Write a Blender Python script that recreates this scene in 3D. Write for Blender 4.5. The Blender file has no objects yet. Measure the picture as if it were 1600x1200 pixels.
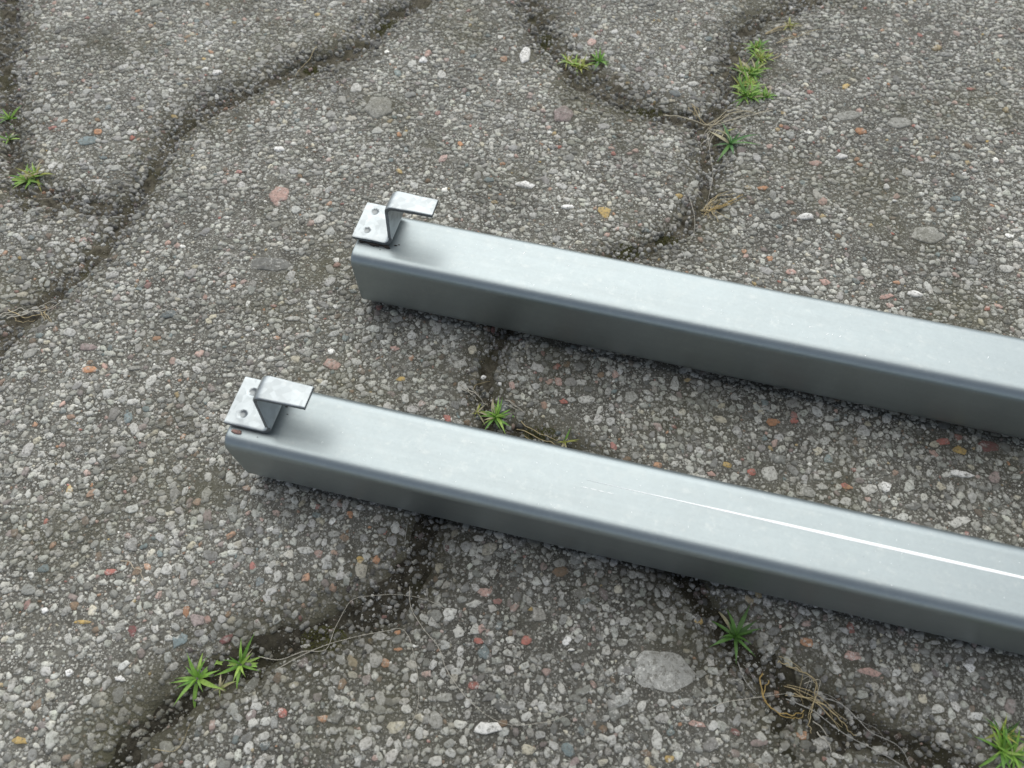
import bpy, math, random
import numpy as np

# Everything below is surveyed in millimetres (x right, y away from the viewer, z up);
# MM turns it into metres when meshes are made.
MM = 0.001
PI = math.pi
random.seed(7)
rng = np.random.default_rng(11)
S = bpy.context.scene
COL = S.collection

# ------------------------------------------------------------------ camera
cam_data = bpy.data.cameras.new('camera')
cam = bpy.data.objects.new('camera', cam_data)
COL.objects.link(cam)
cam.location = (0, 0, 274.1 * MM)
cam.rotation_euler = (math.radians(90 - 61.47), 0, 0)
cam_data.sensor_width = 36
cam_data.lens = 36 * 1107.9 / 1600
cam_data.clip_start = 0.005
cam_data.clip_end = 200
cam_data.dof.use_dof = True
cam_data.dof.focus_distance = 0.315
cam_data.dof.aperture_fstop = 13
S.camera = cam

# ------------------------------------------------------------------ light
SUN_EL, SUN_AZ = 55, 2          # azimuth measured from +Y towards +X
w = bpy.data.worlds.new('World'); S.world = w; w.use_nodes = True
nt = w.node_tree; nt.nodes.clear()
sky = nt.nodes.new('ShaderNodeTexSky'); sky.sky_type = 'NISHITA'; sky.sun_disc = False
sky.sun_elevation = math.radians(SUN_EL); sky.sun_rotation = math.radians(SUN_AZ)
sky.air_density = 1.0; sky.dust_density = 0.6; sky.ozone_density = 1.0
hs = nt.nodes.new('ShaderNodeHueSaturation'); hs.inputs['Saturation'].default_value = 0.5
bg = nt.nodes.new('ShaderNodeBackground'); bg.inputs['Strength'].default_value = 0.052
wo = nt.nodes.new('ShaderNodeOutputWorld')
nt.links.new(sky.outputs[0], hs.inputs['Color']); nt.links.new(hs.outputs[0], bg.inputs[0]); nt.links.new(bg.outputs[0], wo.inputs[0])
sd = bpy.data.lights.new('sun', 'SUN'); sd.energy = 1.5; sd.angle = math.radians(90); sd.color = (1.0, 0.975, 0.90)
sun = bpy.data.objects.new('sun', sd); COL.objects.link(sun)
sun.location = (0, 1, 2)
sun.rotation_euler = (math.radians(90 - SUN_EL), 0, math.radians(180 - SUN_AZ))
S.view_settings.view_transform = 'Standard'; S.view_settings.look = 'None'
S.view_settings.gamma = 1; S.view_settings.use_curve_mapping = False
S.view_settings.exposure = 1.2
S.render.engine = 'CYCLES'

# ------------------------------------------------------------------ material helpers
def mat(name):
    m = bpy.data.materials.new(name); m.use_nodes = True
    t = m.node_tree; t.nodes.clear()
    o = t.nodes.new('ShaderNodeOutputMaterial'); b = t.nodes.new('ShaderNodeBsdfPrincipled')
    t.links.new(b.outputs[0], o.inputs[0])
    return m, t, b
def N(t, kind, **kw):
    n = t.nodes.new(kind)
    for k, v in kw.items():
        if k in n.inputs: n.inputs[k].default_value = v
        else: setattr(n, k, v)
    return n
def L(t, a, b): t.links.new(a, b)
def noise(t, vec, scale, detail=3, rough=0.55):
    n = N(t, 'ShaderNodeTexNoise'); n.inputs['Scale'].default_value = scale
    n.inputs['Detail'].default_value = detail; n.inputs['Roughness'].default_value = rough
    L(t, vec, n.inputs['Vector']); return n.outputs['Fac']
def voro(t, vec, scale, feature='F1'):
    n = N(t, 'ShaderNodeTexVoronoi'); n.feature = feature; n.inputs['Scale'].default_value = scale
    L(t, vec, n.inputs['Vector']); return n
def ramp(t, fac, stops, interp='LINEAR'):
    n = N(t, 'ShaderNodeValToRGB'); n.color_ramp.interpolation = interp
    e = n.color_ramp.elements
    while len(e) < len(stops): e.new(0.5)
    for i, (p, c) in enumerate(stops):
        e[i].position = p
        e[i].color = (c, c, c, 1) if isinstance(c, (int, float)) else (*c, 1)
    L(t, fac, n.inputs[0]); return n.outputs[0]
def mix(t, fac, a, b, mode='MIX'):
    n = N(t, 'ShaderNodeMix'); n.data_type = 'RGBA'; n.blend_type = mode
    for k, v in ((0, fac), (6, a), (7, b)):
        s = n.inputs[k]
        if isinstance(v, (int, float)): s.default_value = v if k == 0 else (v, v, v, 1)
        elif isinstance(v, tuple): s.default_value = (*v, 1)
        else: L(t, v, s)
    return n.outputs[2]
def m1(t, op, a, b=0.0):
    n = N(t, 'ShaderNodeMath'); n.operation = op
    for s, v in ((n.inputs[0], a), (n.inputs[1], b)):
        if isinstance(v, (int, float)): s.default_value = v
        else: L(t, v, s)
    return n.outputs[0]
def bump(t, b, height, dist, strength=1.0):
    n = N(t, 'ShaderNodeBump'); n.inputs['Strength'].default_value = strength; n.inputs['Distance'].default_value = dist
    L(t, height, n.inputs['Height']); L(t, n.outputs[0], b.inputs['Normal'])
def pos(t): return N(t, 'ShaderNodeNewGeometry').outputs['Position']

# worn concrete between the stones: dirty cement, sand grains, pale crust
def concrete_material():
    m, t, b = mat('worn_concrete')
    p = pos(t)
    jd = N(t, 'ShaderNodeAttribute', attribute_name='jd').outputs['Fac']
    big = noise(t, p, 22, 3); mid = noise(t, p, 120, 4); fine = noise(t, p, 900, 4, 0.7)
    cem = mix(t, ramp(t, mid, [(0.35, 0), (0.68, 1)]), (0.105, 0.101, 0.087), (0.205, 0.199, 0.176))
    cem = mix(t, ramp(t, fine, [(0.35, 0), (0.7, 1)]), mix(t, 0.45, cem, (0.045, 0.041, 0.035)), cem)
    # sand grains in two sizes
    v1 = voro(t, p, 760); v2 = voro(t, p, 1700)
    sc1 = N(t, 'ShaderNodeSeparateColor'); L(t, v1.outputs['Color'], sc1.inputs[0])
    sc2 = N(t, 'ShaderNodeSeparateColor'); L(t, v2.outputs['Color'], sc2.inputs[0])
    g1 = ramp(t, sc1.outputs[0], [(0, (0.11, 0.107, 0.097)), (0.45, (0.28, 0.277, 0.25)), (0.8, (0.42, 0.415, 0.38)), (0.88, (0.30, 0.22, 0.17)), (0.93, (0.22, 0.24, 0.24)), (1, (0.65, 0.64, 0.6))])
    g2 = ramp(t, sc2.outputs[0], [(0, (0.07, 0.067, 0.058)), (0.6, (0.24, 0.235, 0.21)), (1, (0.60, 0.59, 0.55))])
    k1 = m1(t, 'MULTIPLY', ramp(t, v1.outputs['Distance'], [(0.30, 1), (0.48, 0)]), ramp(t, sc1.outputs[1], [(0.28, 0), (0.34, 1)]))
    k2 = m1(t, 'MULTIPLY', ramp(t, v2.outputs['Distance'], [(0.30, 1), (0.5, 0)]), ramp(t, sc2.outputs[1], [(0.35, 0), (0.4, 1)]))
    c = mix(t, k2, cem, g2); c = mix(t, k1, c, g1)
    # whitish lime crust in ragged patches
    crust = m1(t, 'MULTIPLY', ramp(t, noise(t, p, 480, 6, 0.8), [(0.545, 0), (0.585, 1)]), ramp(t, noise(t, p, 90, 4), [(0.40, 0), (0.58, 1)]))
    c = mix(t, m1(t, 'MULTIPLY', crust, 0.8), c, (0.52, 0.515, 0.48))
    # brown green algae and soil ground in towards the joints
    dirt = ramp(t, m1(t, 'ADD', jd, m1(t, 'MULTIPLY', m1(t, 'SUBTRACT', noise(t, p, 160, 4), 0.5), 0.7)), [(0.10, 1), (0.62, 0)])
    dcol = mix(t, noise(t, p, 90, 2), (0.055, 0.050, 0.035), (0.100, 0.093, 0.060))
    c = mix(t, m1(t, 'MULTIPLY', dirt, 0.85), c, dcol)
    tone = ramp(t, big, [(0.3, 0.80), (0.7, 1.14)])
    c = mix(t, ramp(t, noise(t, p, 17, 5, 0.6), [(0.50, 0), (0.66, 0.5)]), c, (0.11, 0.105, 0.065))
    c = mix(t, 1.0, c, tone, 'MULTIPLY')
    c = mix(t, 1.0, c, N(t, 'ShaderNodeObjectInfo').outputs['Color'], 'MULTIPLY')
    L(t, c, b.inputs['Base Color']); b.inputs['Roughness'].default_value = 0.9
    b.inputs['Specular IOR Level'].default_value = 0.25
    h = m1(t, 'ADD', m1(t, 'MULTIPLY', k1, 0.8), m1(t, 'ADD', m1(t, 'MULTIPLY', k2, 0.4), m1(t, 'ADD', m1(t, 'MULTIPLY', fine, 0.9), m1(t, 'MULTIPLY', crust, 0.3))))
    bump(t, b, h, 0.0004, 0.9)
    return m

def stone_shade(t, b, base):
    p = pos(t)
    n1 = noise(t, p, 520, 4, 0.65); n2 = noise(t, p, 2200, 3, 0.6)
    c = mix(t, 1.0, base, ramp(t, n1, [(0.3, 0.72), (0.7, 1.2)]), 'MULTIPLY')
    sp = ramp(t, n2, [(0.58, 0), (0.68, 1)])
    c = mix(t, m1(t, 'MULTIPLY', sp, 0.25), c, (0.45, 0.44, 0.42))
    # cement film and grime left on the stones, the same crust as on the cement
    dk = m1(t, 'MULTIPLY', ramp(t, noise(t, p, 850, 5, 0.75), [(0.40, 1), (0.49, 0)]), 0.8)
    c = mix(t, dk, c, (0.12, 0.115, 0.098))
    crust = m1(t, 'MULTIPLY', ramp(t, noise(t, p, 480, 6, 0.8), [(0.545, 0), (0.585, 1)]), ramp(t, noise(t, p, 90, 4), [(0.40, 0), (0.58, 1)]))
    c = mix(t, m1(t, 'MULTIPLY', crust, 0.8), c, (0.54, 0.535, 0.50))
    c = mix(t, ramp(t, noise(t, p, 17, 5, 0.6), [(0.50, 0), (0.66, 0.38)]), c, (0.15, 0.142, 0.095))
    c = mix(t, 1.0, c, ramp(t, noise(t, p, 22, 3), [(0.3, 0.80), (0.7, 1.14)]), 'MULTIPLY')
    L(t, c, b.inputs['Base Color']); b.inputs['Roughness'].default_value = 0.82
    b.inputs['Specular IOR Level'].default_value = 0.25
    bump(t, b, m1(t, 'ADD', n1, m1(t, 'MULTIPLY', n2, 0.5)), 0.0003, 0.9)

M = {}
M['concrete'] = concrete_material()
m, t, b = mat('aggregate_stone'); stone_shade(t, b, N(t, 'ShaderNodeAttribute', attribute_name='tint').outputs['Color']); M['aggregate'] = m
m, t, b = mat('single_stone'); stone_shade(t, b, N(t, 'ShaderNodeObjectInfo').outputs['Color']); M['stone'] = m
# soil in the joints
m, t, b = mat('joint_soil'); p = pos(t)
c = mix(t, ramp(t, noise(t, p, 260, 5, 0.7), [(0.35, 0), (0.7, 1)]), (0.034, 0.030, 0.021), (0.16, 0.145, 0.110))
c = mix(t, ramp(t, noise(t, p, 55, 3), [(0.5, 0), (0.72, 0.7)]), c, (0.060, 0.058, 0.028))
v = voro(t, p, 1500); sc = N(t, 'ShaderNodeSeparateColor'); L(t, v.outputs['Color'], sc.inputs[0])
kk = m1(t, 'MULTIPLY', ramp(t, v.outputs['Distance'], [(0.2, 1), (0.38, 0)]), ramp(t, sc.outputs[1], [(0.72, 0), (0.76, 1)]))
c = mix(t, kk, c, ramp(t, sc.outputs[0], [(0, (0.14, 0.13, 0.11)), (1, (0.42, 0.40, 0.36))]))
L(t, c, b.inputs['Base Color']); b.inputs['Roughness'].default_value = 0.95; b.inputs['Specular IOR Level'].default_value = 0.15
near_dark = N(t, 'ShaderNodeAttribute', attribute_name='near_dark').outputs['Fac']  # soil tone, darker towards the viewer
c = mix(t, 1.0, c, ramp(t, near_dark, [(0, 1.0), (1, 0.42)]), 'MULTIPLY'); L(t, c, b.inputs['Base Color'])
bump(t, b, m1(t, 'ADD', noise(t, p, 700, 5, 0.75), kk), 0.0008, 1.0); M['soil'] = m
# zinc coated steel
def zinc(name, base, rough, spangle, streak):
    m, t, b = mat(name)
    tc = N(t, 'ShaderNodeTexCoord').outputs['Object']
    mp = N(t, 'ShaderNodeMapping'); mp.inputs['Scale'].default_value = (1, 14, 14); L(t, tc, mp.inputs[0])
    st = noise(t, mp.outputs[0], 60, 4, 0.6)
    v = voro(t, tc, spangle); sc = N(t, 'ShaderNodeSeparateColor'); L(t, v.outputs['Color'], sc.inputs[0])
    sp = sc.outputs[0]
    cl = noise(t, tc, 70, 5)
    c = mix(t, 1.0, base, ramp(t, m1(t, 'ADD', m1(t, 'MULTIPLY', sp, 0.35), m1(t, 'MULTIPLY', cl, 0.65)), [(0.25, 0.97 - 0.15 * (streak == 0)), (0.75, 1.03 + 0.1 * (streak == 0))]), 'MULTIPLY')
    fleck = ramp(t, noise(t, tc, 1500, 2), [(0.735, 0), (0.76, 1)])
    c = mix(t, m1(t, 'MULTIPLY', fleck, 0.6), c, (0.16, 0.16, 0.15))
    smear = ramp(t, noise(t, mp.outputs[0], 14, 5, 0.65), [(0.45, 0), (0.72, 1)])
    c = mix(t, m1(t, 'MULTIPLY', smear, 0.14), c, (0.22, 0.235, 0.235))
    blot = ramp(t, noise(t, tc, 150, 4, 0.6), [(0.52, 0), (0.66, 1)])
    c = mix(t, m1(t, 'MULTIPLY', blot, 0.11), c, (0.46, 0.48, 0.47))
    dust = ramp(t, noise(t, tc, 260, 5, 0.8), [(0.56, 0), (0.72, 1)])
    c = mix(t, m1(t, 'MULTIPLY', dust, 0.28), c, (0.55, 0.56, 0.54))
    L(t, c, b.inputs['Base Color']); b.inputs['Metallic'].default_value = 0.9
    r = m1(t, 'ADD', rough - 0.08, m1(t, 'MULTIPLY', m1(t, 'ADD', m1(t, 'MULTIPLY', st, 0.5), m1(t, 'MULTIPLY', noise(t, tc, 300, 4, 0.7), 0.5)), 0.16))
    L(t, r, b.inputs['Roughness'])
    bump(t, b, m1(t, 'ADD', m1(t, 'MULTIPLY', st, streak), m1(t, 'MULTIPLY', noise(t, tc, 1300, 3, 0.7), 0.6)), 0.00006, 0.5)
    return m
M['zinc'] = zinc('zinc_coated_steel', (0.325, 0.368, 0.38), 0.42, 900, 0.6)
M['zinc_bracket'] = zinc('galvanised_bracket_steel', (0.41, 0.445, 0.46), 0.46, 420, 0.0)
m, t, b = mat('bare_weld'); b.inputs['Base Color'].default_value = (0.95, 0.96, 0.96, 1); b.inputs['Metallic'].default_value = 0.0; b.inputs['Roughness'].default_value = 0.45; M['weld'] = m
m, t, b = mat('cut_edge_steel'); p = pos(t)
L(t, mix(t, noise(t, p, 900, 3), (0.10, 0.11, 0.115), (0.26, 0.28, 0.29)), b.inputs['Base Color']); b.inputs['Metallic'].default_value = 0.6; b.inputs['Roughness'].default_value = 0.55; M['cut_edge'] = m
m, t, b = mat('weld_pit'); b.inputs['Base Color'].default_value = (0.22, 0.235, 0.24, 1); b.inputs['Metallic'].default_value = 0.8; b.inputs['Roughness'].default_value = 0.4; M['weld_pit'] = m
m, t, b = mat('grime_and_gap_shade'); p = pos(t)  # black for smears and for the painted gap shade under the brackets
L(t, mix(t, noise(t, p, 700, 3), (0.012, 0.011, 0.010), (0.06, 0.045, 0.035)), b.inputs['Base Color']); b.inputs['Roughness'].default_value = 0.9; M['grime_gap_shade'] = m
# plants
def leaf_mat(name, trans):
    m = bpy.data.materials.new(name); m.use_nodes = True; t = m.node_tree; t.nodes.clear()
    o = t.nodes.new('ShaderNodeOutputMaterial'); b = t.nodes.new('ShaderNodeBsdfPrincipled'); tr = t.nodes.new('ShaderNodeBsdfTranslucent'); mx = t.nodes.new('ShaderNodeMixShader')
    c = N(t, 'ShaderNodeObjectInfo').outputs['Color']
    c = mix(t, 1.0, c, ramp(t, noise(t, pos(t), 900, 2), [(0.3, 0.8), (0.7, 1.2)]), 'MULTIPLY')
    L(t, c, b.inputs['Base Color']); L(t, c, tr.inputs[0]); b.inputs['Roughness'].default_value = 0.5
    mx.inputs[0].default_value = trans; L(t, b.outputs[0], mx.inputs[1]); L(t, tr.outputs[0], mx.inputs[2]); L(t, mx.outputs[0], o.inputs[0])
    return m
M['leaf'] = leaf_mat('green_leaf', 0.3)
M['straw'] = leaf_mat('dry_stem', 0.1)
m, t, b = mat('moss'); p = pos(t)
L(t, mix(t, noise(t, p, 900, 3), (0.025, 0.028, 0.008), (0.085, 0.085, 0.022)), b.inputs['Base Color']); b.inputs['Roughness'].default_value = 1; M['moss'] = m

# ------------------------------------------------------------------ mesh helpers
def mesh_np(name, V, F, m, smooth=True, attrs=None, cols=None):
    """V (n,3) in mm, F (k,3) or (k,4)."""
    V = np.asarray(V, dtype=np.float32) * MM; F = np.asarray(F, dtype=np.int32); k = F.shape[1]
    me = bpy.data.meshes.new(name)
    me.vertices.add(len(V)); me.vertices.foreach_set('co', V.ravel())
    me.loops.add(F.size); me.loops.foreach_set('vertex_index', F.ravel())
    me.polygons.add(len(F)); me.polygons.foreach_set('loop_start', np.arange(0, F.size, k, dtype=np.int32))
    me.polygons.foreach_set('use_smooth', np.full(len(F), smooth))
    me.update(calc_edges=True)
    if attrs:
        for n, a in attrs.items():
            at = me.attributes.new(n, 'FLOAT', 'POINT'); at.data.foreach_set('value', np.asarray(a, dtype=np.float32))
    if cols is not None:
        at = me.attributes.new('tint', 'FLOAT_COLOR', 'POINT')
        c4 = np.ones((len(V), 4), dtype=np.float32); c4[:, :3] = cols; at.data.foreach_set('color', c4.ravel())
    me.materials.append(m)
    return me
def link(name, data, parent=None):
    o = bpy.data.objects.new(name, data); COL.objects.link(o)
    if parent: o.parent = parent
    return o
def tag(o, label=None, category=None, group=None, kind=None):
    if label: o['label'] = label
    if category: o['category'] = category
    if group: o['group'] = group
    if kind: o['kind'] = kind
    return o

# value noise for geometry
def vnoise(x, y, size, seed):
    r = np.random.default_rng(seed); g = r.random((256, 256))
    u = x / size + 64.3; v = y / size + 64.7
    i = np.floor(u).astype(int); j = np.floor(v).astype(int); fu = u - i; fv = v - j
    fu = fu * fu * (3 - 2 * fu); fv = fv * fv * (3 - 2 * fv)
    a = g[i % 256, j % 256]; b_ = g[(i + 1) % 256, j % 256]; c = g[i % 256, (j + 1) % 256]; d = g[(i + 1) % 256, (j + 1) % 256]
    return (a * (1 - fu) + b_ * fu) * (1 - fv) + (c * (1 - fu) + d * fu) * fv - 0.5
def fbm(x, y, size, seed, octs=3):
    s = 0; amp = 1
    for k in range(octs):
        s = s + amp * vnoise(x, y, size / 2 ** k, seed + k); amp *= 0.5
    return s
def sstep(a, b_, x):
    q = np.clip((x - a) / (b_ - a), 0, 1); return q * q * (3 - 2 * q)

# ------------------------------------------------------------------ joint network of the paving
JA = [(-64, 422), (-79, 412), (-87, 394), (-98, 376), (-120, 366), (-147, 348), (-169, 332), (-184, 316), (-188, 297), (-193, 276), (-198, 254)]
JA2 = [(-198, 254), (-205, 228), (-215, 209), (-224, 190), (-234, 174), (-262, 120), (-268, 50), (-240, -30), (-190, -100)]
JT = [(-64, 422), (-48, 445), (-26, 470)]
JB = [(-330, 600), (-332, 480), (-316, 415), (-298, 362), (-284, 324), (-274, 294), (-260, 273), (-241, 262), (-216, 257), (-198, 254)]
JC = [(-26, 470), (0, 450), (12, 422), (21, 390), (30, 370), (43, 350), (65, 334), (86, 326), (110, 316)]
JTT = [(-26, 470), (-34, 520), (-28, 600)]
JD = [(110, 316), (121, 334), (132, 367), (142, 396), (154, 412), (172, 421), (215, 440), (262, 470)]
JDD = [(262, 470), (275, 520), (268, 600)]
JR = [(262, 470), (330, 450), (378, 400), (392, 320), (420, 250), (430, 170), (400, 80), (345, 0), (300, -60)]
JE = [(110, 316), (108, 289), (101, 262), (90, 242), (73, 231), (55, 225), (28, 205), (4, 188), (-4, 174), (-9, 159), (-10, 143), (-7, 133)]
JG = [(-7, 133), (5, 129), (22, 121), (48, 98), (66, 76), (74, 58), (80, 45), (90, 33), (102, 22), (121, 14), (140, 5), (148, 0), (190, -22), (250, -34), (300, -60)]
JH = [(-7, 133), (-20, 108), (-34, 85), (-37, 73), (-46, 60), (-58, 53), (-73, 44), (-85, 40), (-94, 34), (-106, 29), (-116, 21), (-125, 14), (-132, 8), (-134, 1), (-150, -50), (-190, -100)]
JL = [(-190, -100), (-198, -150), (-190, -200)]
JRR = [(300, -60), (310, -120), (300, -200)]
X0, X1, Y0, Y1 = -560, 800, -200, 600
PATHS = [JA, JA2, JT, JB, JC, JTT, JD, JDD, JR, JE, JG, JH, JL, JRR]
R_ = lambda a: a[::-1]
CELLS = [
    ('block_back_left', JB + R_(JA) + JT[1:] + JTT[1:]),
    ('block_left', R_(JB)[0:] + [(X0, 600), (X0, -200)] + R_(JL) + R_(JA2)),
    ('block_centre', JA + JA2[1:] + R_(JH)[1:] + R_(JE)[1:] + R_(JC)[1:] + R_(JT)[1:-1]),
    ('block_back', JC + JD[1:] + JDD[1:] + R_(JTT)),
    ('block_right', JD + JR[1:] + R_(JG)[1:] + R_(JE)[1:]),
    ('block_front', JH + JL[1:] + [(300, -200)] + R_(JRR)[1:] + R_(JG)[1:]),
    ('block_far_right', JR + JRR[1:] + [(X1, -200), (X1, 600)] + R_(JDD)),
]
def pip(x, y, poly):
    inside = np.zeros(x.shape, bool); n = len(poly)
    for i in range(n):
        xa, ya = poly[i]; xb, yb = poly[(i + 1) % n]
        if ya == yb: continue
        c = ((ya > y) != (yb > y)) & (x < (xb - xa) * (y - ya) / (yb - ya) + xa)
        inside ^= c
    return inside
def warp(x, y):
    return x + 5 * fbm(x, y, 26, 100, 3), y + 5 * fbm(x, y, 26, 200, 3)
def joint_dist(x, y):
    d = np.full(x.shape, 1e9)
    for P in PATHS:
        for (xa, ya), (xb, yb) in zip(P[:-1], P[1:]):
            m_ = (x > min(xa, xb) - 45) & (x < max(xa, xb) + 45) & (y > min(ya, yb) - 45) & (y < max(ya, yb) + 45)
            if not m_.any(): continue
            xx = x[m_]; yy = y[m_]; dx, dy = xb - xa, yb - ya
            tt = np.clip(((xx - xa) * dx + (yy - ya) * dy) / (dx * dx + dy * dy), 0, 1)
            d[m_] = np.minimum(d[m_], np.hypot(xx - xa - tt * dx, yy - ya - tt * dy))
    return np.minimum(d, 45)
BLOCK_TONE = [1.0, 0.95, 0.97, 1.0, 0.86, 0.68, 0.9]      # cement tone per block, darkest on the front one
STONE_TONE = [1.0, 0.97, 1.0, 1.0, 0.94, 0.84, 0.95]
TILT = [(rng.uniform(-.0015, .0015), rng.uniform(-.0015, .0015), z) for z in (-0.6, -1.6, -0.2, -1.4, -0.5, -0.9, -0.6)]
def label_of(x, y):
    wx, wy = warp(x, y); lab = np.full(x.shape, -1)
    for i, (_, poly) in enumerate(CELLS): lab[(lab < 0) & pip(wx, wy, poly)] = i
    return lab
def wide(x, y):      # the joints nearer the viewer are worn wider and hold more soil
    return 1 + 0.38 * (1 - sstep(55, 125, y)) + 0.40 * sstep(230, 340, y)
def block_height(x, y, d, lab):
    d2 = d + 2.6 * fbm(x, y, 9, 300, 3) + 4.0 * np.maximum(vnoise(x, y, 4.5, 333) - 0.15, 0) - 2.2 * np.maximum(vnoise(x, y, 3.2, 334) - 0.2, 0)
    d2 = d2 / wide(x, y)
    h = -3.5 - 1.9 * (1 - sstep(3, 13, d2)) ** 1.3 - 5.0 * (1 - sstep(0.8, 4.6, d2))
    h = h + 1.3 * fbm(x, y, 70, 400, 2) + 0.55 * fbm(x, y, 9, 500, 3) - 0.3
    tz = np.array([q[2] for q in TILT])[np.maximum(lab, 0)]
    return h + tz * 0.8
def soil_height(x, y, d):
    return -6.8 + 3.2 * fbm(x, y, 34, 600, 2) + 2.6 * fbm(x, y, 4.5, 700, 2) - 0.02 * d
# lookup grid used for every stone and plant
GS = 1.25
FX0, FX1, FY0, FY1 = -350, 350, -40, 460
def grid(x0, x1, y0, y1, s):
    xs = np.arange(x0, x1 + s * 0.5, s); ys = np.arange(y0, y1 + s * 0.5, s)
    X, Y = np.meshgrid(xs, ys); return X, Y
GX, GY = grid(FX0, FX1, FY0, FY1, GS)
wx, wy = warp(GX, GY); GD = joint_dist(wx, wy); GL = label_of(GX, GY)
GH = block_height(GX, GY, GD, GL); GSO = soil_height(GX, GY, GD)
def look(A, x, y):
    i = np.clip((np.asarray(x) - FX0) / GS, 0, GX.shape[1] - 1.001); j = np.clip((np.asarray(y) - FY0) / GS, 0, GX.shape[0] - 1.001)
    a = i.astype(int); b_ = j.astype(int); u = i - a; v_ = j - b_
    return (A[b_, a] * (1 - u) + A[b_, a + 1] * u) * (1 - v_) + (A[b_ + 1, a] * (1 - u) + A[b_ + 1, a + 1] * u) * v_
def lab_at(x, y):
    a = int(round((x - FX0) / GS)); b_ = int(round((y - FY0) / GS))
    if 0 <= a < GX.shape[1] and 0 <= b_ < GX.shape[0]: return int(GL[b_, a])
    return -1
def top_at(x, y): return float(max(look(GH, x, y), look(GSO, x, y)))

# ------------------------------------------------------------------ ground and paving
gv = [(-8000, -8000, -9), (8000, -8000, -9), (8000, 8000, -9), (-8000, 8000, -9)]
ground = link('ground', mesh_np('ground', gv, [(0, 1, 2, 3)], M['concrete'], False, {'jd': [1, 1, 1, 1]})); tag(ground, kind='structure')
pavement = bpy.data.objects.new('pavement', None); COL.objects.link(pavement); tag(pavement, kind='structure')

def quads_of(mask):
    """mask over cells -> faces over the (ny,nx) vertex grid"""
    ny, nx = mask.shape[0] + 1, mask.shape[1] + 1
    j, i = np.nonzero(mask); a = j * nx + i
    return np.stack([a, a + 1, a + 1 + nx, a + nx], 1)
def compact(V, F):
    used = np.unique(F); rm = np.zeros(len(V), int); rm[used] = np.arange(len(used))
    return used, rm[F]
CX, CY = grid(X0, X1, Y0, Y1, 5.0)
wx, wy = warp(CX, CY); CD = joint_dist(wx, wy); CL = label_of(CX, CY); CH = block_height(CX, CY, CD, CL)
blocks = []
for i, (nm, _) in enumerate(CELLS):
    parts = []
    cm = (GL[:-1, :-1] == i) & (GD[:-1, :-1] > 0.8)
    if cm.any():
        V = np.stack([GX, GY, GH], -1).reshape(-1, 3); F = quads_of(cm); u, F = compact(V, F); parts.append((V[u], F, (GD / wide(GX, GY)).ravel()[u]))
    cx = CX[:-1, :-1] + 2.5; cy = CY[:-1, :-1] + 2.5
    out = ~((cx > FX0) & (cx < FX1) & (cy > FY0) & (cy < FY1))
    cm = (CL[:-1, :-1] == i) & out & (CD[:-1, :-1] > 0.8)
    if cm.any():
        V = np.stack([CX, CY, CH], -1).reshape(-1, 3); F = quads_of(cm); u, F = compact(V, F); parts.append((V[u], F, (CD / wide(CX, CY)).ravel()[u]))
    off = 0; VV = []; FF = []; DD = []
    for V, F, D in parts: VV.append(V); FF.append(F + off); DD.append(D); off += len(V)
    me = mesh_np('paving_block', np.concatenate(VV), np.concatenate(FF), M['concrete'], True, {'jd': np.clip(np.concatenate(DD) / 30, 0, 1)})
    blocks.append(link('paving_block', me, pavement)); tn = BLOCK_TONE[i]; blocks[-1].color = (tn, tn, tn * .98, 1)
# soil that fills the joints
VS = np.stack([GX, GY, GSO], -1).reshape(-1, 3); F = quads_of(GD[:-1, :-1] < 26); u, F = compact(VS, F)
soil = link('joint_soil', mesh_np('joint_soil', VS[u], F, M['soil'], True, {'near_dark': 1 - sstep(95, 170, VS[u][:, 1])}), pavement); soil['kind'] = 'stuff'
CSO = soil_height(CX, CY, CD); VS = np.stack([CX, CY, CSO], -1).reshape(-1, 3); F = quads_of((CD[:-1, :-1] < 26) & out); u, F = compact(VS, F)
so2 = link('joint_soil', mesh_np('joint_soil', VS[u], F, M['soil'], True, {'near_dark': 1 - sstep(95, 170, VS[u][:, 1])}), pavement); so2['kind'] = 'stuff'

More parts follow.
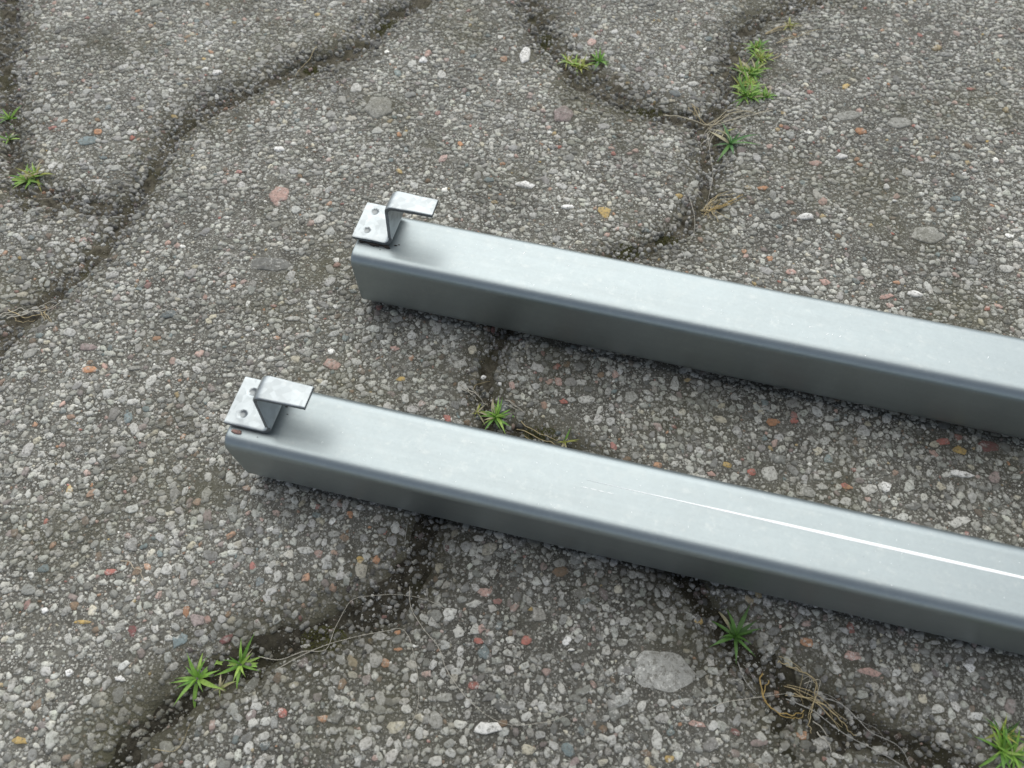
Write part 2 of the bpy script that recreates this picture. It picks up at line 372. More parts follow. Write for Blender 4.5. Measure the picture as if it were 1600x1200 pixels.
# ------------------------------------------------------------------ stones in the concrete
KINDS = {
    'W': (0.86, 0.85, 0.82), 'L': (0.52, 0.515, 0.48), 'G': (0.33, 0.328, 0.30), 'D': (0.19, 0.19, 0.178), 'S': (0.37, 0.37, 0.35),
    'C': (0.50, 0.465, 0.37), 'P': (0.46, 0.31, 0.27), 'R': (0.42, 0.17, 0.14), 'M': (0.19, 0.085, 0.08), 'O': (0.44, 0.24, 0.14),
    'Y': (0.46, 0.33, 0.13), 'B': (0.22, 0.155, 0.105), 'U': (0.20, 0.245, 0.25), 'V': (0.27, 0.22, 0.21)}
def random_tints(n, r):
    keys = ['g'] * 1; out_ = np.zeros((n, 3))
    q = r.random(n); v_ = np.clip(0.16 + 0.46 * r.beta(1.9, 2.1, n), 0.1, 0.6)
    out_[:] = v_[:, None] * np.array([1.0, 0.995, 0.91]) * (1 + 0.05 * (r.random((n, 3)) - 0.5))
    def put(a, b_, key, jit=0.25):
        s = (q >= a) & (q < b_); k = s.sum(); out_[s] = np.array(KINDS[key]) * (1 + jit * (r.random((k, 1)) - 0.5) * 2)
    put(0.0, 0.03, 'C'); put(0.03, 0.045, 'P'); put(0.045, 0.052, 'O'); put(0.052, 0.057, 'R'); put(0.057, 0.061, 'Y')
    put(0.061, 0.073, 'U'); put(0.073, 0.093, 'V'); put(0.093, 0.105, 'B'); put(0.105, 0.109, 'W', 0.12); put(0.109, 0.145, 'D'); put(0.145, 0.24, 'L', 0.12)
    mean = out_.mean(1, keepdims=True); k = r.uniform(0.45, 1.0, (n, 1)); out_ = mean + (out_ - mean) * k      # weathered: colours dulled by a film of cement
    return out_
def dome(r, n=7, flat=0.6):
    """unit irregular stone, radius ~1; returns xy ring radii etc. V has x,y in units of radius, z in units of height"""
    ang = (np.arange(n) + r.uniform(-0.3, 0.3, n)) * 2 * PI / n
    rad = r.uniform(0.66, 1.18, n) * (1 + 0.12 * np.sin(2 * ang + r.uniform(0, 6))); el = r.uniform(0.55, 1.0)
    bx = np.cos(ang) * rad; by = np.sin(ang) * rad * el
    V = [(x * 1.0, y * 1.0, -0.9) for x, y in zip(bx, by)]
    V += [(x * 0.96, y * 0.96, 0.35 + 0.2 * r.random()) for x, y in zip(bx, by)]
    V += [(x * flat, y * flat, 0.92 + 0.22 * r.random()) for x, y in zip(bx, by)]
    V += [(r.uniform(-.1, .1), r.uniform(-.1, .1), 1.08)]
    F = []
    for k in range(n):
        k2 = (k + 1) % n
        F += [(k, k2, n + k2), (k, n + k2, n + k), (n + k, n + k2, 2 * n + k2), (n + k, 2 * n + k2, 2 * n + k), (2 * n + k, 2 * n + k2, 3 * n)]
    return np.array(V), np.array(F)
rs = np.random.default_rng(5)
DOMES7 = [dome(rs, 9, rs.uniform(0.6, 0.82)) for _ in range(24)]
def low(r):     # cheaper stone for the small ones
    n = 6; ang = (np.arange(n) + r.uniform(-.35, .35, n)) * 2 * PI / n; rad = r.uniform(0.66, 1.25, n); el = r.uniform(0.55, 1)
    V = [(math.cos(a) * q, math.sin(a) * q * el, -0.8) for a, q in zip(ang, rad)] + [(math.cos(a) * q * .72, math.sin(a) * q * el * .72, 0.85 + .2 * r.random()) for a, q in zip(ang, rad)] + [(0, 0, 1.05)]
    F = []
    for k in range(n):
        k2 = (k + 1) % n; F += [(k, k2, n + k2), (k, n + k2, n + k), (n + k, n + k2, 2 * n)]
    return np.array(V), np.array(F)
DOMES6 = [low(rs) for _ in range(24)]
def rough_slab(r, n=22):
    ang = np.arange(n) * 2 * PI / n; rad = 1 + 0.10 * np.sin(2 * ang + r.uniform(0, 6)) + 0.08 * np.sin(5 * ang + r.uniform(0, 6)) + r.uniform(-.07, .07, n)
    V = []; F = []; rings = ((1.0, -1), (0.97, .4), (.88, .85), (.6, 1.0), (.3, 1.0))
    for q, z in rings: V += [(math.cos(a) * w_ * q, math.sin(a) * w_ * q, z + (r.uniform(-.3, .3) if z > .3 else 0)) for a, w_ in zip(ang, rad)]
    V.append((0, 0, 1))
    for i in range(len(rings) - 1):
        for k in range(n): k2 = (k + 1) % n; F += [(i * n + k, i * n + k2, (i + 1) * n + k2), (i * n + k, (i + 1) * n + k2, (i + 1) * n + k)]
    l0 = (len(rings) - 1) * n
    for k in range(n): F.append((l0 + k, l0 + (k + 1) % n, len(V) - 1))
    return mesh_np('pebble', np.array(V) * 1000, F, M['stone'])
ROUGHS = [rough_slab(np.random.default_rng(q)) for q in (2, 5, 9, 13)]
NOTABLE = [
  (7.8,375.1,6.1,11.6,'W'), (6.5,270.2,9.0,6.8,'W'), (150.4,249.0,8.4,6.4,'W'), (177.7,290.8,6.9,5.7,'W'), (-126.8,296.0,6.2,5.8,'W'), (-172.8,358.9,6.0,6.2,'W'),
  (-52.5,370.0,5.3,5.7,'W'), (193.5,200.3,6.1,4.5,'W'), (197.0,269.9,3.0,5.9,'W'), (198.7,259.7,2.6,2.2,'W'), (27.9,254.3,6.5,3.5,'W'), (35.6,252.1,5.2,3.9,'L'),
  (-102.7,186.4,7.7,4.7,'L'), (-98.5,163.9,5.2,5.0,'C'), (-161.4,31.0,2.8,3.0,'W'), (-177.4,53.0,2.6,2.8,'W'), (-142.6,28.9,4.4,2.8,'W'), (-141.6,23.4,5.0,7.1,'D'),
  (-9.1,12.6,8.9,5.6,'W'), (55.3,31.9,19.4,15.5,'S'), (187.2,108.5,8.4,4.5,'W'), (72.9,151.5,4.5,9.7,'L'), (21.9,39.1,2.8,1.3,'W'), (180.0,87.5,9.2,5.5,'L'),
  (-121.2,262.8,9.9,8.8,'P'), (-81.5,161.5,7.8,6.7,'P'), (-190.2,158.4,6.3,4.9,'O'), (-156.7,67.8,5.4,3.7,'R'), (-106.8,43.1,5.2,4.5,'M'), (-142.3,45.4,3.1,4.5,'M'),
  (100.4,109.2,4.2,3.7,'R'), (184.3,123.5,6.0,5.3,'R'), (190.2,119.1,5.4,4.7,'Y'), (180.5,121.8,4.9,5.3,'C'), (122.2,132.9,3.8,3.7,'R'), (113.3,132.3,6.0,5.5,'O'),
  (-12.6,42.3,3.5,3.4,'R'), (5.5,42.3,3.5,4.3,'R'), (18.9,67.6,6.9,6.9,'B'), (-10.5,59.9,6.1,3.3,'P'), (47.6,250.8,6.5,7.7,'Y'), (125.8,36.8,5.6,4.8,'P'),
  (130.6,31.4,7.4,3.9,'P'), (109.3,41.7,4.7,4.5,'O'), (71.0,49.5,4.3,3.2,'Y'), (-81.8,17.9,3.6,4.1,'R'), (-67.0,15.9,4.0,3.7,'O'), (-42.3,39.2,3.0,2.0,'O'),
  (-43.0,45.3,2.8,2.0,'O'), (-161.7,48.8,5.7,1.8,'Y'), (-172.6,8.8,4.9,3.2,'Y'), (131.7,268.2,5.3,4.5,'O'), (163.1,286.5,6.1,6.1,'P'), (193.4,310.7,5.6,7.0,'O'),
  (-233.1,303.5,11.1,5.9,'U'), (-229.2,310.4,5.6,4.5,'O'), (-118.2,217.9,18.7,8.6,'D'), (-75.2,329.0,16.5,15.6,'G'), (28.7,323.7,11.4,11.3,'V'), (209.4,237.1,15.3,9.9,'G'),
  (216.2,317.2,14.2,7.1,'G'), (189.3,323.4,12.8,7.2,'G'), (-183.0,69.1,5.4,4.0,'U'), (-194.8,170.5,7.6,6.2,'V'), (-12.6,273.4,5.4,5.5,'U'), (18.8,71.3,5.0,6.5,'G'),
  (22.6,142.3,3.9,3.8,'R'), (21.0,152.5,4.0,4.2,'P'), (33.2,143.6,7.8,5.7,'L'), (31.4,152.2,5.1,4.9,'L'), (30.7,160.1,6.9,6.0,'D'), (52.3,144.2,5.6,8.8,'G'),
  (-18.3,168.5,4.1,8.2,'C'), (-49.6,153.9,4.0,3.9,'Y'), (-46.9,143.7,3.4,7.6,'L'), (-53.7,169.6,4.6,3.1,'P'), (-12.8,156.2,2.3,2.6,'W'), (-5.4,151.6,2.0,2.3,'W'),
  (-21.8,136.5,2.5,2.8,'L'), (-81.9,76.0,7.0,5.1,'L'), (-91.0,66.0,3.7,5.9,'L'), (-59.7,72.2,3.0,3.0,'Y'), (-124.0,42.0,5.2,6.7,'U'), (-105.5,58.1,4.4,5.2,'G'),
  (-71.6,30.9,2.8,3.0,'L'), (-41.4,13.2,8.0,5.2,'C'), (-24.0,22.8,5.9,5.0,'G'), (-77.6,40.8,3.8,2.7,'L'), (-20.2,45.2,4.7,7.7,'L'), (-14.6,55.6,5.8,4.2,'L'),
  (46.7,20.3,4.1,6.2,'L'), (86.0,8.1,6.6,3.9,'V'), (19.7,6.2,5.3,5.1,'U'), (5.4,6.2,6.2,4.3,'C'), (54.5,3.3,3.9,2.7,'Y'), (-26.4,2.4,6.1,4.2,'L'),
  (-3.5,14.6,4.5,4.4,'B'), (41.1,41.8,5.2,3.6,'G'), (152.2,19.1,5.9,3.7,'L'), (147.4,22.2,3.2,5.0,'C'), (139.8,26.0,3.2,3.8,'L'), (148.1,32.9,4.2,4.3,'C'),
  (129.7,6.1,5.3,4.7,'G'), (113.8,4.2,4.4,2.7,'L'), (87.4,10.1,4.4,4.0,'L'), (102.4,10.5,4.4,2.8,'O'), (65.1,14.1,5.4,2.8,'P'), (78.8,11.7,3.6,2.8,'M'),
  (-65.5,90.7,2.6,3.2,'O'), (-70.9,82.9,5.1,4.1,'G'), (90.8,133.9,7.2,3.7,'C'), (118.5,150.5,6.8,5.2,'G'), (122.4,140.9,6.1,6.3,'G'), (91.4,152.1,5.1,6.5,'G'),
  (106.9,108.3,6.9,10.1,'L'), (135.9,108.3,3.7,5.1,'L'), (143.9,131.7,3.8,4.3,'L'), (136.7,130.2,6.0,4.2,'L'), (129.7,118.6,3.8,5.2,'C'), (137.1,90.5,4.6,5.3,'B'),
  (90.4,112.6,3.7,3.4,'Y'), (83.1,108.3,3.7,3.4,'P'), (128.2,102.7,5.2,5.0,'L'), (147.4,101.3,6.3,6.1,'L'), (152.5,102.7,2.6,5.5,'L'), (154.3,102.7,4.7,5.5,'W'),
  (177.3,102.6,4.2,6.1,'C'), (163.8,94.5,6.7,5.4,'D'), (162.6,85.2,6.1,7.3,'V'), (137.5,103.5,3.7,2.8,'R'), (138.6,102.7,4.7,2.8,'O'), (203.5,121.1,8.1,7.1,'M'),
  (157.6,41.7,4.7,2.7,'L'), (-67.6,149.1,5.1,4.5,'L'), (-41.4,114.2,5.9,2.9,'L'), (-126.6,107.2,4.2,4.5,'L'), (-157.8,167.3,5.8,4.7,'L'), (-71.8,190.0,6.0,4.3,'L'),
  (-173.0,193.8,6.6,5.1,'L'), (-261.1,349.6,8.1,6.6,'L'), (-196.2,368.5,6.8,7.4,'G'), (242.2,215.8,6.8,7.8,'L'), (231.2,261.4,5.9,6.2,'U'), (105.2,350.1,7.4,6.6,'L'),
  (-89.5,345.0,7.3,9.8,'L'), (136.3,214.0,5.6,4.7,'P'), (178.9,198.8,6.7,3.7,'P'), (151.9,207.5,4.9,4.6,'P'), (209.5,378.2,5.3,5.8,'L'),
]
# occupancy raster so that stones do not overlap
OS = 0.5; ONX = int((FX1 - FX0) / OS); ONY = int((FY1 - FY0) / OS); OCC = np.zeros((ONY, ONX), bool)
def occ_try(x, y, r, force=False, slack=0.72):
    k = max(1, int(r * slack / OS)); a = int((x - FX0) / OS); b_ = int((y - FY0) / OS)
    if a - k < 0 or b_ - k < 0 or a + k >= ONX or b_ + k >= ONY: return False
    sl = OCC[b_ - k:b_ + k + 1, a - k:a + k + 1]
    if not force and sl.any(): return False
    sl[:] = True; return True
def in_view(x, y, mrg=45):
    return -20 < y < 445 and abs(x) < 174 + (319 - 174) * y / 421 + mrg
stones = []      # x, y, rx, ry, tint, label
for x, y, w_, h_, k in NOTABLE:
    occ_try(x, y, max(w_, h_) * 0.5, True, 0.9)
    g_ = 1.14 if k in 'WRPYOM' else 1.05
    stones.append((x, y, w_ / 2 * g_, h_ / 2 * g_, KINDS[k], lab_at(x, y), k))
rq = np.random.default_rng(21)
THIN = (fbm(GX, GY, 24, 900, 3) < -0.30) | (fbm(GX, GY, 9, 950, 2) < -0.42)
def q_of(x, y): return int(round((y - FY0) / GS)), int(round((x - FX0) / GS))
def scatter(n, dmin, dmax, pw):
    xs = rq.uniform(FX0 + 8, FX1 - 8, n); ys = rq.uniform(FY0 + 8, FY1 - 8, n)
    ds = dmin + (dmax - dmin) * rq.random(n) ** pw
    o_ = np.argsort(-ds)
    jd_ = look(GD, xs, ys) / wide(xs, ys); res = []
    for q in o_:
        x, y, d = xs[q], ys[q], ds[q]
        if (dmax < 3 and not in_view(x, y, 30)) or jd_[q] < (3.0 if ys[q] > 150 else 4.3) + d * 0.3: continue
        if THIN[q_of(x, y)] and rq.random() < 0.72: continue
        if occ_try(x, y, d / 2, False, 0.6): res.append((x, y, d / 2))
    return res
A1 = scatter(2600, 4.0, 7.5, 2.8)
A2 = scatter(60000, 2.2, 4.6, 1.6)
A3 = scatter(250000, 0.95, 2.2, 1.1)
tin = random_tints(len(A1) + len(A2) + len(A3), np.random.default_rng(31))
allst = []
for k, (x, y, r) in enumerate(A1 + A2 + A3): allst.append((x, y, r, tin[k]))
print('stones', len(A1), len(A2), len(A3))
# which ones become objects of their own: the largest in view of each block
base_meshes = [mesh_np('pebble', V * np.array([1000, 1000, 1000]), F, M['stone']) for V, F in DOMES7]
per = {i: [] for i in range(len(CELLS))}
for s in stones: per[max(s[5], 0)].append(('n', s))
rest = {i: [] for i in range(len(CELLS))}
for s in allst:
    l_ = lab_at(s[0], s[1])
    if l_ < 0: continue
    if in_view(s[0], s[1], -4) and -2 < s[1] < 425: rest[l_].append(s)
    else: rest[l_].append(s)
def own(s):     # apparent size in the photograph
    return s[2] / math.hypot(math.hypot(s[0], s[1]), 274) * (in_view(s[0], s[1], -4) and 0 < s[1] < 420)
rp = np.random.default_rng(77)
for i, b_ in enumerate(blocks):
    lst = sorted(rest[i], key=own, reverse=True)
    room = max(0, 296 - len(per[i])); singles = [s for s in lst[:room] if own(s) > 0.0045]
    ids = set(id(s) for s in singles)
    small = [s for s in lst if id(s) not in ids]
    objs = [(s[0], s[1], s[2], s[3], s[4], s[6], rp.uniform(-.25, .25)) for _, s in per[i]]
    objs += [(s[0], s[1], s[2], s[2] * 1.0, tuple(s[3]), '', rp.uniform(0, 2 * PI)) for s in singles]
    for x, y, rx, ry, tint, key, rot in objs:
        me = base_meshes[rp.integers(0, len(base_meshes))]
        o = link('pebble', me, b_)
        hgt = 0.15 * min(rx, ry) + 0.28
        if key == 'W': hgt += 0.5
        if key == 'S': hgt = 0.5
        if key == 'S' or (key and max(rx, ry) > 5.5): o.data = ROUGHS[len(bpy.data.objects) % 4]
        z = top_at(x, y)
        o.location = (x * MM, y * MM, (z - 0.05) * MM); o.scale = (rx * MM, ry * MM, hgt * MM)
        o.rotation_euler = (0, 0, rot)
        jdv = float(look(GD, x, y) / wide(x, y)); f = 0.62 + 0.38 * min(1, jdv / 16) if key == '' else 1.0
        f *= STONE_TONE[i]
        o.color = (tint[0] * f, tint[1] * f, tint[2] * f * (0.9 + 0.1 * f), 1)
    if small:
        VV = []; FF = []; CC = []; off = 0; st_ = STONE_TONE[i]
        arr = np.array([(s[0], s[1], s[2]) for s in small]); tt = np.array([s[3] for s in small])
        which = rp.integers(0, 24, len(small)); bigm = (arr[:, 2] > 1.45) & (np.abs(arr[:, 0]) < 200 + arr[:, 1] * .35)
        th = rp.uniform(0, 2 * PI, len(small)); hs_ = 0.17 * arr[:, 2] + 0.12 + rp.uniform(-.06, .14, len(small))
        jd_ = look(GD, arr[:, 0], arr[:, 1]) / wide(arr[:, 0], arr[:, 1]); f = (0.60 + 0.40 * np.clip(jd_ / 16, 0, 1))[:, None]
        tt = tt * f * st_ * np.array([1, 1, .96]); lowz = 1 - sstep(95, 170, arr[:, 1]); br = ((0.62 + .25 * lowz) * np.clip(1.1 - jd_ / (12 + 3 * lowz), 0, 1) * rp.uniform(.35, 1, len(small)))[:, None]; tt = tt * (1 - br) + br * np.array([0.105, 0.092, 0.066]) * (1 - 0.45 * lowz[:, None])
        for wi in range(24):
            for isb, lib in ((True, DOMES7), (False, DOMES6)):
                s_ = np.nonzero((which == wi) & (bigm == isb))[0]
                if not len(s_): continue
                V, F = lib[wi]; n = len(V)
                c_, sn = np.cos(th[s_])[:, None], np.sin(th[s_])[:, None]
                px = arr[s_, 0][:, None] + arr[s_, 2][:, None] * (V[:, 0] * c_ - V[:, 1] * sn)
                py = arr[s_, 1][:, None] + arr[s_, 2][:, None] * (V[:, 0] * sn + V[:, 1] * c_)
                pz = look(GH, px, py) + hs_[s_][:, None] * V[:, 2] - 0.05
                VV.append(np.stack([px, py, pz], -1).reshape(-1, 3)); CC.append(np.repeat(tt[s_], n, 0))
                FF.append((F[None] + (np.arange(len(s_)) * n)[:, None, None]).reshape(-1, 3) + off); off += n * len(s_)
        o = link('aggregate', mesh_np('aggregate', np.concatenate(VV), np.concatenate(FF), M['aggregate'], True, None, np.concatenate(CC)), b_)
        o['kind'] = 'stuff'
# the same stones farther out, on the coarser blocks round about
n = 34000; xs = rq.uniform(-520, 620, n); ys = rq.uniform(-190, 590, n); rr = 1.2 + 1.6 * rq.random(n) ** 2
outm = ~((xs > FX0 + 6) & (xs < FX1 - 6) & (ys > FY0 + 6) & (ys < FY1 - 6)) ; xs, ys, rr = xs[outm], ys[outm], rr[outm]; n = len(xs)
def look_c(A, x, y):
    i = np.clip((x - X0) / 5, 0, CX.shape[1] - 1.001); j = np.clip((y - Y0) / 5, 0, CX.shape[0] - 1.001); a = i.astype(int); b2 = j.astype(int); u_ = i - a; v2 = j - b2
    return (A[b2, a] * (1 - u_) + A[b2, a + 1] * u_) * (1 - v2) + (A[b2 + 1, a] * (1 - u_) + A[b2 + 1, a + 1] * u_) * v2
tt = random_tints(n, np.random.default_rng(19)); V, F = DOMES6[5]; th = rq.uniform(0, 6.28, n); c_, sn = np.cos(th)[:, None], np.sin(th)[:, None]
labs = CL[np.clip(((ys - Y0) / 5).round().astype(int), 0, CL.shape[0] - 1), np.clip(((xs - X0) / 5).round().astype(int), 0, CL.shape[1] - 1)]
okj = look_c(CD, xs, ys) > 6
for i, b_ in enumerate(blocks):
    s_ = np.nonzero((labs == i) & okj)[0]
    if not len(s_): continue
    px = xs[s_][:, None] + rr[s_][:, None] * (V[:, 0] * c_[s_] - V[:, 1] * sn[s_]); py = ys[s_][:, None] + rr[s_][:, None] * (V[:, 0] * sn[s_] + V[:, 1] * c_[s_])
    pz = look_c(CH, xs[s_], ys[s_])[:, None] + (.2 * rr[s_] + .15)[:, None] * V[:, 2]
    o = link('aggregate', mesh_np('aggregate', np.stack([px, py, pz], -1).reshape(-1, 3), (F[None] + (np.arange(len(s_)) * len(V))[:, None, None]).reshape(-1, 3), M['aggregate'], True, None, np.repeat(tt[s_], len(V), 0)), b_); o['kind'] = 'stuff'
# loose grit lying in the joints
n = 190000; xs = rq.uniform(FX0 + 4, FX1 - 4, n); ys = rq.uniform(FY0 + 4, FY1 - 4, n); jd_ = look(GD, xs, ys) / wide(xs, ys)
keep = (jd_ < 9 + 3 * rq.random(n)) & (rq.random(n) < np.where(jd_ < 5, 1.0, 0.5)) & (vnoise(xs, ys, 8, 77) > -0.28); xs, ys = xs[keep], ys[keep]; n = len(xs)
rr = 0.24 + 1.5 * rq.random(n) ** 4; tt = random_tints(n, np.random.default_rng(9)) * rq.uniform(0.25, 0.85, (n, 1)) * np.where(ys < 140, .75, 1.0)[:, None]
V, F = DOMES6[3]; wi = rq.uniform(0, 2 * PI, n); c_, sn = np.cos(wi)[:, None], np.sin(wi)[:, None]
px = xs[:, None] + rr[:, None] * (V[:, 0] * c_ - V[:, 1] * sn); py = ys[:, None] + rr[:, None] * (V[:, 0] * sn + V[:, 1] * c_)
pz = np.maximum(look(GH, xs, ys), look(GSO, xs, ys))[:, None] + rr[:, None] * 0.7 * V[:, 2]
Vg = np.stack([px, py, pz], -1).reshape(-1, 3); Fg = (F[None] + (np.arange(n) * len(V))[:, None, None]).reshape(-1, 3)
gr = link('grit', mesh_np('grit', Vg, Fg, M['aggregate'], True, None, np.repeat(tt, len(V), 0)), pavement); gr['kind'] = 'stuff'
print('grit', n)

# ------------------------------------------------------------------ the two steel rails
H_T, W_T, R_T = 33.16, 30.0, 4.9
def rail_mesh(length, wall=1.7):
    def ring(w0, w1, z0, z1, r, seg=10):
        P = []
        for cx, cz, a0 in ((w1 - r, z1 - r, 0), (w0 + r, z1 - r, 90), (w0 + r, z0 + r, 180), (w1 - r, z0 + r, 270)):
            arc = [(cx + r * math.cos(math.radians(a0 + 90 * k / seg)), cz + r * math.sin(math.radians(a0 + 90 * k / seg))) for k in range(seg + 1)]
            ta = math.radians(a0); e = 0.12
            P.append((arc[0][0] + e * math.sin(ta), arc[0][1] - e * math.cos(ta))); P += arc
            tb = math.radians(a0 + 90); P.append((arc[-1][0] - e * math.sin(tb), arc[-1][1] + e * math.cos(tb)))
        return P
    outer = ring(0, W_T, 0, H_T, R_T); inner = ring(wall, W_T - wall, wall, H_T - wall, R_T - wall)
    n = len(outer); xs = [0, 0.25] + list(np.linspace(1.0, length - 1, 14)) + [length - 0.25, length]
    V = []; F = []
    for x in xs:
        ins = 0.2 if x in (0, length) else 0
        for (y, z) in outer:
            V.append((x, y + (ins if y < 15 else -ins), z + (ins if z < 15 else -ins)))
    for i in range(len(xs) - 1):
        for k in range(n):
            a = i * n + k; b_ = i * n + (k + 1) % n; F.append((a, a + n, b_ + n, b_))
    off = len(V)
    for x in (0, length): V += [(x, y, z) for y, z in inner]
    for k in range(n):
        k2 = (k + 1) % n; a = off + k; b_ = off + k2; F.append((b_, b_ + n, a + n, a))
        F.append((k, k2, off + k2, off + k)); l0 = (len(xs) - 1) * n; F.append((l0 + k2, l0 + k, off + n + k, off + n + k2))
    return mesh_np('rail_tube', V, F, M['zinc'])
def bracket_mesh(a0, aR, cy, zt, a_end, lean, r, bw=20, tw=9.6, dimples=()):
    """Z shaped strip: flat foot, riser that narrows upwards, flat hook. a = along the rail, z above the rail top"""
    prof = []; th = 1.7
    zb = 1.3 + th
    rb = 2.4; rt = 4.2
    for a in np.arange(a0, aR - rb, 0.5): prof.append((a, zb, 0))
    for k in range(9): q = k / 8 * (PI / 2); prof.append((aR - rb + rb * math.sin(q), zb + rb * (1 - math.cos(q)), 0.02 * k))
    nr = 14; z1 = zt - rt
    for k in range(1, nr): f = k / nr; prof.append((aR + lean * f, zb + rb + (z1 - zb - rb) * f, f))
    for k in range(9): q = k / 8 * (PI / 2); prof.append((aR + lean + rt - rt * math.cos(q), z1 + rt * math.sin(q), 1))
    for a in np.linspace(aR + lean + rt + 0.5, a_end, 14): prof.append((a, zt - 0.012 * (a - aR), 1.0 + 0.12 * (a - aR) / 19))
    P = np.array([(a, z) for a, z, _ in prof]); T = np.gradient(P, axis=0); T /= np.linalg.norm(T, axis=1)[:, None]
    Nn = np.stack([T[:, 1], -T[:, 0]], 1)      # to the lower side of the sheet
    nt_ = 40; V = []; F = []; top = []; bot = []
    for i, (a, z, f) in enumerate(prof):
        ww = bw + (tw - bw) * min(1, max(0, f)) - max(0, f - 1) * 8
        for j in range(nt_ + 1):
            v_ = j / nt_; y = cy - ww / 2 + ww * v_; dz = 0
            if f == 0:
                for da, dy, dr in dimples:
                    d = math.hypot(a - da, y - dy)
                    dz -= 0.55 * max(0, 1 - (d / dr) ** 3) if d < dr else 0
                    dz += 0.12 * math.exp(-((d - dr * 1.15) / 0.35) ** 2)
            e = min(v_, 1 - v_) * ww; dz -= 0.25 * max(0, 1 - e / 0.5) ** 2
            dz += 0.10 * math.sin(a * .5 + 1) * math.sin(y * .45)
            top.append((a - dz * Nn[i][0], y, z - dz * Nn[i][1])); bot.append((a + th * Nn[i][0], y, z + th * Nn[i][1]))
    n = len(prof); m_ = nt_ + 1; V = top + bot; o_ = n * m_
    for i in range(n - 1):
        for j in range(nt_):
            a = i * m_ + j; F.append((a, a + m_, a + m_ + 1, a + 1)); F.append((o_ + a, o_ + a + 1, o_ + a + m_ + 1, o_ + a + m_))
    # rim with its own vertices so that the cut edge stays crisp
    rim = [(i, 0) for i in range(n)] + [(n - 1, j) for j in range(1, m_)] + [(i, nt_) for i in range(n - 2, -1, -1)] + [(0, j) for j in range(nt_ - 1, 0, -1)]
    b0 = len(V)
    for i, j in rim: V.append(top[i * m_ + j]); V.append(bot[i * m_ + j])
    k_ = len(rim)
    for q in range(k_):
        a = b0 + 2 * q; b_ = b0 + 2 * ((q + 1) % k_); F.append((a, a + 1, b_ + 1, b_))
    V = [(a, y, z + H_T) for a, y, z in V]
    me = mesh_np('bracket', V, F, M['zinc_bracket']); me.materials.append(M['cut_edge'])
    me.materials.append(M['weld_pit'])
    mi = np.zeros(len(F), dtype=np.int32); mi[-k_:] = 1
    for q, f_ in enumerate(F[:-k_]):
        a_, y_, z_ = V[f_[0]]
        if f_[0] < o_ and z_ < H_T + zb + .4 and any(math.hypot(a_ - da, y_ - dy) < dr * .86 for da, dy, dr in dimples): mi[q] = 2
    me.polygons.foreach_set('material_index', mi)
    return me
def scratch_mesh(items):
    V = []; F = []
    for x, y, ln, wd, ang in items:
        c_, s_ = math.cos(ang), math.sin(ang); b_ = len(V)
        for u_, v_ in ((-ln / 2, 0), (0, -wd / 2), (ln / 2, 0), (0, wd / 2)):
            V.append((x + u_ * c_ - v_ * s_, y + u_ * s_ + v_ * c_, H_T + 0.03))
        V.append((x, y, H_T + 0.09)); F += [(b_, b_ + 1, b_ + 4), (b_ + 1, b_ + 2, b_ + 4), (b_ + 2, b_ + 3, b_ + 4), (b_ + 3, b_, b_ + 4)]
    return mesh_np('scratches', V, F, M['weld'])
rk = random.Random(3)
def steel_rail(label, x_end, y0, yaw, length, br, seam, scr):
    D = (math.cos(yaw), math.sin(yaw)); o = bpy.data.objects.new('steel_rail', None); COL.objects.link(o)
    # x_end is measured along the rail from the line's crossing with x = 0
    o.location = ((x_end * D[0]) * MM, (y0 + x_end * D[1]) * MM, 0.1 * MM); o.rotation_euler = (0, 0, yaw)
    tag(o, label, 'steel rail', 'two zinc coated rails lying side by side')
    link('rail_tube', rail_mesh(length), o)
    link('bracket', bracket_mesh(**br), o)
    if seam:
        xs = np.linspace(seam[0], length - 1, 60); V = []; F = []
        for k, x in enumerate(xs):
            g = min(1, (x - seam[0]) / 90); wd = 0.06 + 0.46 * g + 0.05 * math.sin(x * .35) + 0.05 * math.sin(x * 1.3) + rk.uniform(-.06, .04); yy = seam[1] + 0.012 * (x - seam[0]) * 0
            V += [(x, yy - wd, H_T + 0.02), (x, yy - wd * .4, H_T + 0.12), (x, yy + wd * .4, H_T + 0.12), (x, yy + wd, H_T + 0.02)]
            if k: 
                for q in range(3): a = (k - 1) * 4 + q; F.append((a, a + 4, a + 5, a + 1))
        link('weld_seam', mesh_np('weld_seam', V, F, M['weld']), o)
    s = link('scratches', scratch_mesh(scr), o); s['kind'] = 'stuff'
    return o
scrU = [(x, y, rk.uniform(.8, 2.2), rk.uniform(.15, .35), rk.uniform(-.2, 1.3)) for x, y in [(150, 12), (153, 11.3), (186, 12), (193, 12.4), (200, 10.6), (202, 10.9), (205, 10.7), (215, 4), (247, 9), (262, 15), (66, 22), (72, 21), (78, 6), (80, 5.5), (58, 20), (92, 19), (96, 4.5), (330, 12), (372, 8)]] + \
       [(rk.uniform(30, 500), rk.uniform(4, 27), rk.uniform(.3, .8), .12, rk.uniform(0, 3)) for _ in range(60)]
scrL = [(rk.uniform(30, 560), rk.uniform(4, 27), rk.uniform(.3, .9), .14, rk.uniform(0, 3)) for _ in range(110)] + [(134 + 3 * k, 14.6, 3, .25, 0) for k in range(4)]
EU, EL = -72.0, -110.6
railU = steel_rail('zinc grey steel rail farther back, its end bracket against the middle of the paving', EU, 174.647, -0.2460, 720,
    dict(a0=-1.5, aR=15.0, cy=19.6, zt=20, a_end=34.5, lean=-1.4, r=3, dimples=((3.6, 14.2, 1.7), (3.4, 25.0, 1.9))), None, scrU)
